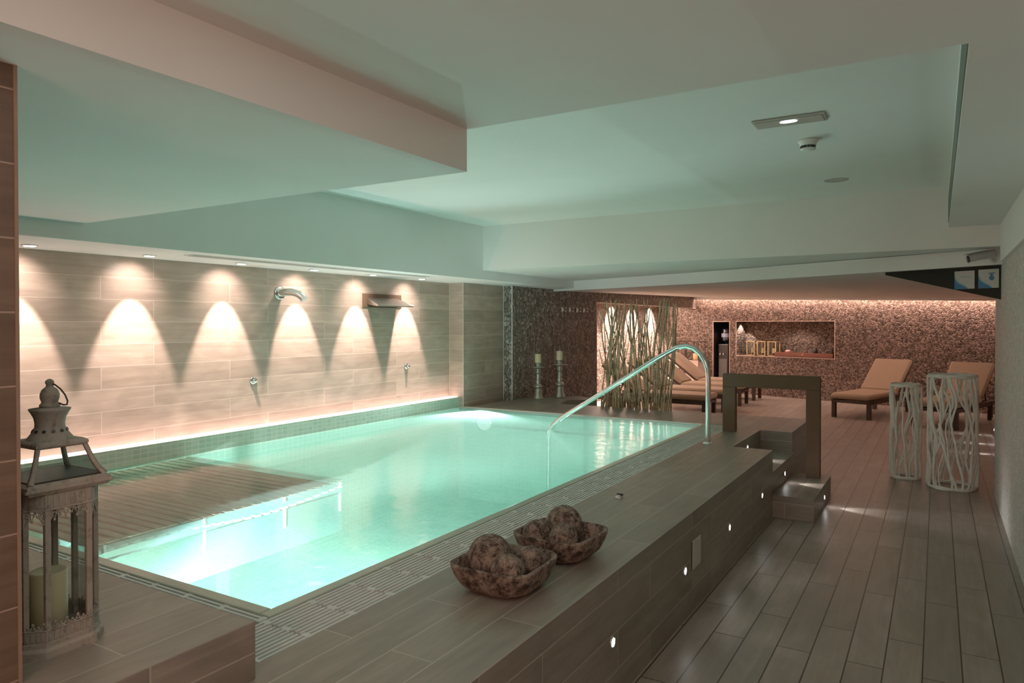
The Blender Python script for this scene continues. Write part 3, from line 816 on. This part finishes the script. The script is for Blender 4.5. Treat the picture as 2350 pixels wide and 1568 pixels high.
# soffit vent grille
vg = thing('linear_vent', 'long slim ventilation grille in the soffit above the pool wall', 'vent', (-4.49, 4.45, 1.985))
m = MB(); m.box(-.055, .055, -1.36, 1.36, -.004, 0); m.build('frame', WHITEP, vg)
m = MB()
for k in range(4): m.box(-.042 + k * .024, -.03 + k * .024, -1.34, 1.34, -.007, -.002)
m.build('slat_bank', GREYMET, vg)
# emergency lamp, smoke detector, ceiling speaker
el = thing('ceiling_emergency_lamp', 'slim rectangular emergency lamp on the high ceiling', 'ceiling lamp', (-.67, 3.937, 2.567))
MB().box(-.178, .178, -.075, .075, -.012, 0).build('housing', GREYMET, el, bevel=.008)
dfu = MB().box(-.165, .165, -.062, .062, -.015, -.011).build('diffuser', m_plain('dull lamp diffuser', (.36, .34, .3), .4), el, bevel=.005)
m = MB(); m.lathe([(.001, 0), (.042, 0)], n=24, caps=False, M=Matrix.Translation((0, -.02, -.0165)) @ Matrix.Diagonal((1, .5, 1, 1)))
m.build('glow_lens', EMERG, dfu)
sd = thing('smoke_detector', 'white round smoke detector hanging from the high ceiling', 'smoke detector', (-.65, 4.43, 2.567))
MB().lathe([(.001, 0), (.056, 0), (.056, .012), (.048, .02), (.046, .034), (.04, .036)], n=28, M=RX).build('base', WHITEP, sd)
m = MB()
for k in range(14):
    a = 2 * PI * k / 14
    m.box(.034, .042, -.0065, .0065, -.05, -.034, M=Matrix.Rotation(a, 4, 'Z'))
m.build('vent_ring', BLACKP, sd)
MB().lathe([(.001, .034), (.036, .034), (.036, .05), (.043, .05), (.042, .056), (.03, .062), (.001, .063)], n=28, M=RX).build('cap', WHITEP, sd)
cs = thing('ceiling_speaker', 'flat round grey speaker grille in the high ceiling', 'speaker', (-.65, 5.77, 2.567))
MB().lathe([(.001, .001), (.075, .001), (.082, .004), (.086, 0)], n=36, M=RX, caps=False).build('grille_disc', GREYMET, cs)

# ------------------------------------------------------------------ low led lights in the deck face and steps
RY = Matrix.Rotation(PI / 2, 4, 'Y')
def led(x, y_, z, label, beam=0, down=.3):
    t = thing('recessed_spot_light', label, 'step light', (x, y_, z), group='small round step lights')
    MB().lathe([(.017, 0), (.026, 0), (.026, .004), (.018, .006)], n=22, M=RY, caps=False).build('trim_ring', STEELB, t)
    MB().lathe([(.001, .006), (.012, .005), (.018, .002)], n=20, M=RY, caps=False).build('lens', LED, t)
    light('step_light_beam', 'SPOT', (x + .012, y_, z), beam, (1, .96, .9), to=(x + 1, y_, z - down), parent=t, spot_size=R(50), spot_blend=.8, shadow_soft_size=.01)
for y_, lab in ((2.57, 'lit step light in deck face, nearest the camera'), (3.5, 'lit step light in deck face, just before the switch plate'), (4.39, 'lit step light in deck face, just beyond the switch plate'), (5.33, 'lit step light in deck face, closest to the steps')):
    led(-1.087, y_, .252, lab, .5)
led(-.79, 6.28, .075, 'lit step light in the lowest step riser', 5, .2)
led(-1.09, 6.24, .245, 'lit step light in the middle step riser', 4, .22)
led(-1.39, 6.22, .44, 'lit step light in the topmost step riser', 3, .24)
for y_, lab in ((11.4, 'farthest lit step light in the low step beside the right wall'), (10.55, 'middle lit step light in the low step beside the right wall'), (9.75, 'nearest lit step light in the low step beside the right wall')):
    t = thing('recessed_spot_light', lab, 'step light', (.66, y_, .08), PI, 'small round step lights')
    MB().lathe([(.017, 0), (.026, 0), (.026, .004), (.018, .006)], n=22, M=RY, caps=False).build('trim_ring', STEELB, t)
    MB().lathe([(.001, .006), (.012, .005), (.018, .002)], n=20, M=RY, caps=False).build('lens', LED, t)
    o = light('step_light_beam', 'SPOT', (.64, y_, .08), 5, (1, .94, .9), to=(-.36, y_, -.12), spot_size=R(50), spot_blend=.8, shadow_soft_size=.01)
sw = thing('switch_cover_plate', 'plain grey rectangular cover plate on the deck face between two step lights', 'cover plate', (-1.087, 3.695, .29))
MB().box(0, .006, -.072, .072, -.07, .078).build('plate', m_plain('warm grey plate', (.46, .42, .37), .5), sw, bevel=.002)
MB().box(.0, .004, -.08, -.073, -.07, .075).build('shadow_gap', BLACKM, sw)

# ------------------------------------------------------------------ security camera and sign panel on the beam
bang = math.atan2(bd.y, bd.x)
c0 = P0 + bd * 5.06
sc_ = thing('security_camera', 'small grey security camera under the beam by the right wall', 'security camera', (c0.x, c0.y, 1.985), bang)
sc_.scale = (1.35, 1.35, 1.35)
MB().lathe([(.001, 0), (.016, 0), (.016, .008), (.007, .01), (.007, .03)], n=16, M=Matrix.Rotation(PI / 2, 4, 'X')).build('mount', WHITEP, sc_)
Mc = Matrix.Translation((-.03, -.06, .028)) @ Matrix.Rotation(R(38), 4, 'Z') @ Matrix.Rotation(R(-12), 4, 'Y')
MB().loft([[(x, a, b_) for a, b_ in ((-.025, -.018), (.025, -.018), (.027, .012), (.015, .026), (-.015, .026), (-.027, .012))] for x in (-.07, .06)], smooth=False, M=Mc).build('housing', GREYP, sc_, bevel=.003)
MB().lathe([(.001, 0), (.02, 0), (.02, .006), (.001, .006)], n=18, M=Mc @ Matrix.Translation((-.078, 0, 0)) @ RY).build('lens', BLACKP, sc_)
MB().box(-.085, .03, -.029, .029, .027, .031, Mc).build('sun_shield', GREYP, sc_)
MB().tube([Mc @ Vector((.03, 0, -.018)), (0, -.03, 0), (0, -.012, 0)], .007, 8).build('arm', WHITEP, sc_)
# sign panel hangs just behind the beam
s0 = P0 + bn * .12
pn = thing('sign_panel', 'dark triangular sign panel hanging behind the beam beside right wall', 'sign panel', (s0.x, s0.y, 0), bang)
MB().add([(4.12, 0, 1.935), (5.10, 0, 1.676), (5.10, 0, 1.96), (4.12, 0, 1.96), (4.12, .02, 1.935), (5.10, .02, 1.676), (5.10, .02, 1.96), (4.12, .02, 1.96)],
         [(0, 1, 2, 3), (7, 6, 5, 4), (0, 4, 5, 1), (1, 5, 6, 2), (2, 6, 7, 3), (3, 7, 4, 0)]).build('panel_board', SIGNDARK, pn)
def sign(x0, x1, z0, z1, label, text, foot):
    t = thing('wall_sign', label, 'sign', (s0.x - bn.x * .006, s0.y - bn.y * .006, 0), bang)
    MB().box(x0, x1, 0, .005, z0, z1).build('sign_face', SIGNPALE, t)
    W_, H_ = x1 - x0, z1 - z0
    crv = [(0, .72), (.05, .5), (.14, .36), (.28, .26), (.45, .17), (.58, .08), (.66, 0)]
    pale = [(0, .95), (.02, .8), (.08, .56), (.18, .42), (.32, .31), (.5, .21), (.64, .1), (.72, 0)]
    m = MB(); m.add([(x0, -.0006, z0)] + [(x0 + a * W_, -.0006, z0 + b_ * H_) for a, b_ in reversed(pale)], [tuple(range(len(pale) + 1))]); m.build('pale_wave', SIGNAQUA, t)
    m = MB(); m.add([(x0, -.0012, z0)] + [(x0 + a * W_, -.0012, z0 + b_ * H_) for a, b_ in reversed(crv)], [tuple(range(len(crv) + 1))]); m.build('blue_wave', SIGNBLUE, t)
    if text:
        cu = bpy.data.curves.new('txt', 'FONT'); cu.body = text; cu.size = .025; cu.align_x = 'CENTER'
        tmp = bpy.data.objects.new('txt', cu); COL.objects.link(tmp)
        me = bpy.data.meshes.new_from_object(tmp.evaluated_get(bpy.context.evaluated_depsgraph_get()))
        bpy.data.objects.remove(tmp)
        me.materials.clear(); me.materials.append(SIGNAQUA)
        o = bpy.data.objects.new('lettering', me); COL.objects.link(o); o.parent = t
        o.rotation_euler = (PI / 2, 0, 0); o.location = (x0 + W_ * .62, -.0012, z0 + H_ * .62)
    else:
        m = MB(); cx, cz = x0 + W_ * .66, z0
        m.box(cx - .022, cx + .022, -.0012, -.0004, z0 + H_ * .76, z0 + H_ * .81)
        m.add([(cx - .02, -.0012, z0 + H_ * .73), (cx + .02, -.0012, z0 + H_ * .73), (cx + .005, -.0012, z0 + H_ * .66), (cx - .005, -.0012, z0 + H_ * .66)], [(0, 1, 2, 3)])
        m.lathe([(.001, 0), (.019, 0)], n=20, caps=False, M=Matrix.Translation((cx, -.0012, z0 + H_ * .53)) @ Matrix.Rotation(PI / 2, 4, 'X'))
        m.box(cx - .004, cx + .004, -.0012, -.0004, z0 + H_ * .6, z0 + H_ * .75)
        m.build('pictogram', SIGNBLUE, t)
sign(4.715, 4.868, 1.783, 1.929, 'square sign with lettering and blue wave on the dark panel', 'Banyans', True)
sign(4.897, 5.046, 1.782, 1.932, 'square sign with blue pictogram on the dark panel, nearest the wall', None, True)

# ------------------------------------------------------------------ things at the far wall
wang = math.atan2(wd.y, wd.x)
def niche_lantern(t_, label, lab2):
    x, y_, _ = wp(t_, .2, 0)
    t = thing('small_lantern', label, 'lantern', (x, y_, .823), wang, 'small brass lanterns in the wall niche')
    s_ = .085
    MB().box(-s_, s_, -s_, s_, 0, .012).build('base', GOLD, t)
    for sx in (-1, 1):
        for sy in (-1, 1): MB().box(sx * s_ - .008, sx * s_ + .008, sy * s_ - .008, sy * s_ + .008, .012, .29).build('post', GOLD, t)
    MB().box(-s_ - .012, s_ + .012, -s_ - .012, s_ + .012, .29, .305).build('top', GOLD, t)
    m = MB(); m.lathe([(.03, .012), (.012, .02), (.012, .05), (.03, .055)], n=16); m.build('candle_stem', BLACKM, t)
    for a in range(4):
        M_ = Matrix.Rotation(a * PI / 2, 4, 'Z'); MB().add([(s_, -s_, .012), (s_, s_, .012), (s_, s_, .29), (s_, -s_, .29)], [(0, 1, 2, 3)], False, M_).build('glass_pane', GLASS, t)
    c = thing('pillar_candle', lab2, 'candle', (x, y_, .88), wang, 'candles in the niche lanterns')
    wb = MB().lathe([(.034, 0), (.034, .1), (.001, .1)], n=18).build('wax_body', CANDLEW, c)
    MB().tube([(0, 0, .1), (0, 0, .11)], .003, 5).build('wick', BLACKM, wb)
niche_lantern(-1.55, 'brass lantern in the wall niche, leftmost of three', 'cream candle in the leftmost niche lantern')
niche_lantern(-1.31, 'brass lantern in the wall niche, middle of three', 'cream candle in the middle niche lantern')
niche_lantern(-1.07, 'brass lantern in the wall niche, right of three beside red box', 'cream candle in the right niche lantern beside red box')
x, y_, _ = wp(-.37, .13, 0)
tb = thing('display_box', 'long low red brown wooden box in the wall niche', 'box', (x, y_, .823), wang)
MB().box(-.6, .6, -.09, .1, 0, .085).build('body', REDWOOD, tb, bevel=.004)
MB().box(-.59, .0, -.094, -.09, .01, .075).build('drawer_front', REDWOOD, tb, bevel=.002)
MB().box(.01, .59, -.094, -.09, .01, .075).build('drawer_front', REDWOOD, tb, bevel=.002)
MB().sphere((0.0, -.1, .045), .014, 10, 8).build('knob', GOLD, tb)
def jar(t_, r, h, mat, lab, cat, nm, lid):
    x, y_, _ = wp(t_, .13, 0)
    t = thing(nm, lab, cat, (x, y_, .909), wang)
    bod = MB().lathe([(r * .7, 0), (r, .01), (r, h * .7), (r * .7, h), (.001, h)], n=18).build('body', mat, t)
    if lid: MB().lathe([(r * .75, h), (r * .7, h + .015), (.012, h + .02), (.012, h + .04), (.001, h + .042)], n=16).build('lid', mat, bod)
jar(-.157, .045, .085, BLACKM, 'small dark round jar on the red box', 'jar', 'lidded_jar', True)
jar(-.73, .05, .05, m_plain('pink soap', (.75, .4, .36), .5), 'small pink soap dish on the red box', 'dish', 'soap_dish', False)
jar(.17, .03, .07, BLACKM, 'slim dark bottle at the right end of red box', 'bottle', 'small_bottle', True)
x, y_, _ = wp(-2.22, .25, 0)
wc = thing('water_dispenser', 'black water dispenser with blue bottle in the dark recess', 'water dispenser', (x, y_, 0), wang)
MB().box(-.13, .13, -.13, .13, 0, 1.05).build('cabinet', BLACKP, wc, bevel=.02)
wbt = MB().lathe([(.03, 1.05), (.035, 1.09), (.1, 1.12), (.105, 1.16), (.1, 1.2), (.105, 1.24), (.105, 1.36), (.09, 1.4), (.001, 1.4)], n=24).build('bottle', BOTTLE, wc)
MB().lathe([(.106, 1.2), (.106, 1.28)], n=24, caps=False).build('bottle_label', m_plain('pale blue label', (.45, .55, .75), .5), wbt)
for sx in (-.05, .03):
    MB().tube([(sx, -.13, .84), (sx, -.17, .84), (sx, -.175, .81)], .012, 8).build('tap', CHROME, wc)
MB().box(-.1, .1, -.138, -.13, .3, .72).build('front_panel', m_plain('dark grey panel', (.1, .1, .1), .4), wc, bevel=.004)
def pedestal_set(t_, lab_p, lab_l, lab_c):
    x, y_, _ = wp(t_, -.22, 0)
    t = thing('pedestal', lab_p, 'pedestal', (x, y_, 0), wang, 'pale pedestals by the far wall')
    MB().box(-.16, .16, -.15, .15, 0, .66).build('column_body', PEDESTAL, t, bevel=.006)
    MB().box(-.17, .17, -.16, .16, .66, .69).build('top_slab', PEDESTAL, t, bevel=.004)
    l_ = thing('frame_lantern', lab_l, 'lantern', (x, y_, .69), wang, 'black frame lanterns on the pedestals')
    MB().box(-.2, .2, -.15, .15, 0, .012).build('base', BLACKM, l_)
    for sx in (-1, 1):
        for sy in (-1, 1): MB().box(sx * .15 - .007, sx * .15 + .007, sy * .13 - .007, sy * .13 + .007, .012, .4).build('post', BLACKM, l_)
    m = MB(); m.box(-.2, .2, -.15, -.13, .4, .414); m.box(-.2, .2, .13, .15, .4, .414); m.box(-.2, -.18, -.15, .15, .4, .414); m.box(.18, .2, -.15, .15, .4, .414)
    m.build('top_frame', BLACKM, l_)
    c = thing('pillar_candle', lab_c, 'candle', (x, y_, .702), wang, 'candles in the frame lanterns')
    wb = MB().lathe([(.06, 0), (.06, .13), (.054, .135), (.001, .13)], n=22).build('wax_body', m_plain('amber wax', (.8, .5, .2), .6), c)
    MB().tube([(0, 0, .13), (0, 0, .145)], .003, 5).build('wick', BLACKM, wb)
pedestal_set(-3.2, 'pale pedestal by the far wall, half hidden by the branches', 'black frame lantern on the pedestal beside the branches', 'amber candle in the frame lantern beside the branches')
pedestal_set(-2.69, 'pale pedestal by the far wall, next to the dark recess', 'black frame lantern on the pedestal next to the dark recess', 'amber candle in the frame lantern next to dark recess')

# ------------------------------------------------------------------ led strips
st = MB(); st.box(-4.985, -4.878, 1.25, 6.86, .60, .637); o = st.build('led_strip', LEDSTRIP)
tag(o, 'warm glowing led strip along the foot of the tiled pool wall', 'light strip')
m = MB(); za, zb_ = zc(-3.3) + .05, zc(4.1) + .05
m.add([(-3.3, -.115, za), (4.1, -.115, zb_), (4.1, -.075, zb_), (-3.3, -.075, za), (-3.3, -.115, za + .012), (4.1, -.115, zb_ + .012), (4.1, -.075, zb_ + .012), (-3.3, -.075, za + .012)], [(0, 3, 2, 1), (4, 5, 6, 7), (0, 1, 5, 4), (1, 2, 6, 5), (2, 3, 7, 6), (3, 0, 4, 7)])
o = m.build('cove_light_strip', COVESTRIP, loc=WO, rotz=wang)
tag(o, 'pink cove light strip along the top of the far pebble wall', 'light strip')

# ------------------------------------------------------------------ pool lamps and added upward fill
def pool_lamp(loc, rot, label):
    t = thing('pool_lamp', label, 'pool lamp', loc, rot, 'underwater lamps')
    bz_ = MB().lathe([(.09, 0), (.12, 0), (.12, .012), (.095, .018)], n=28, M=RY, caps=False).build('bezel', CHROME, t)
    MB().lathe([(.001, .02), (.06, .017), (.095, .008)], n=28, M=RY, caps=False).build('lens', POOLLENS, bz_)
pool_lamp((-2.75, PY0, .0), PI / 2, 'round underwater lamp in the near pool wall')
pool_lamp((-4.5, PY1, .36), -PI / 2, 'round underwater lamp in the far pool wall')
light('pool_beam', 'SPOT', (-2.75, PY0 + .06, .0), 520, (1, .92, 1), to=(-3.25, PY0 + 1.0, -.4), spot_size=R(110), spot_blend=.45, shadow_soft_size=.09)
light('pool_beam', 'SPOT', (-4.5, PY1 - .06, .36), 300, (.82, .95, 1), to=(-4.1, PY1 - 1.0, .62), spot_size=R(92), spot_blend=.6, shadow_soft_size=0)
for gx in (-4.5, -3.7, -2.9, -2.2):
    for gy in (2.3, 3.7, 5.1, 6.4):
        light('pool_fill_spot', 'SPOT', (gx, gy, PZ + .04), 6.6, (.84, 1, .94), rot=(PI, 0, 0), spot_size=R(165), spot_blend=.6, shadow_soft_size=0)  # added spots, no fixtures here; they brighten the water and ceilings from below

# ------------------------------------------------------------------ room lights
# lounge: warm pink
for y_ in (11.0, 12.1, 13.2, 14.3, 15.4):
    light('alcove_washer', 'SPOT', (-5.38, y_, 1.98), 800, (1, .7, .56), to=(-5.66, y_, 1.0), spot_size=R(84), spot_blend=.8, shadow_soft_size=.03)
o = light('cove_area', 'AREA', wp(.4, -.1, 2.18), 24, (1, .56, .4), rot=(0, 0, wang), shape='RECTANGLE', size=7.2, size_y=.05)
light('lounge_glow', 'AREA', (-1.6, 12.6, 1.9), 9, (1, .56, .4), rot=(0, 0, wang), shape='RECTANGLE', size=3.2, size_y=2.0)
light('alcove_fill', 'AREA', (-5.2, 13.2, 1.98), 60, (1, .68, .54), rot=(0, R(-25), 0), shape='RECTANGLE', size=.3, size_y=5.2)
x, y_, z = wp(-1.765, .17, 1.53)
light('niche_spot', 'SPOT', (x, y_, z), 18, (1, .8, .65), rot=(0, 0, 0), spot_size=R(84), spot_blend=.3, shadow_soft_size=.01)
x, y_, z = wp(-.6, .02, 1.45)
light('niche_fill', 'SPOT', (x, y_, z), 6, (1, .72, .58), rot=(0, 0, 0), spot_size=R(160), spot_blend=.8, shadow_soft_size=.05)
# added fills near the camera, and warm light from behind it
light('near_ceiling_fill', 'AREA', (-.45, .4, 2.24), 4, (1, .95, .84), rot=(0, 0, 0), shape='RECTANGLE', size=1.4, size_y=2.2)  # added neutral fill for deck and floor, no fitting on this ceiling
light('ceiling_warm_fill', 'AREA', (-.5, -1.5, .75), 4, (1, .54, .42), to=(-.6, 1.2, 2.25), shape='RECTANGLE', size=.9, size_y=.4)  # unseen fill added to warm the near ceiling and the block face
light('entrance_lamp', 'AREA', (-.3, -1.6, 2.1), 12, (1, .56, .42), to=(-1.4, 2.5, 1.3), shape='RECTANGLE', size=1.2, size_y=.6)

# ------------------------------------------------------------------ world, colour
w = bpy.data.worlds.new('world'); SC.world = w; w.use_nodes = True
w.node_tree.nodes['Background'].inputs[0].default_value = (.5, .5, .5, 1); w.node_tree.nodes['Background'].inputs[1].default_value = .02
SC.view_settings.view_transform = 'Standard'
SC.view_settings.look = 'None'
SC.view_settings.exposure = 0.95
SC.view_settings.gamma = 1.25
cy = SC.cycles
cy.use_denoising = True
cy.use_adaptive_sampling = True; cy.adaptive_threshold = .02
cy.max_bounces = 8; cy.diffuse_bounces = 5; cy.glossy_bounces = 4; cy.transmission_bounces = 4; cy.transparent_max_bounces = 16
cy.sample_clamp_indirect = 4; cy.caustics_reflective = False; cy.caustics_refractive = False
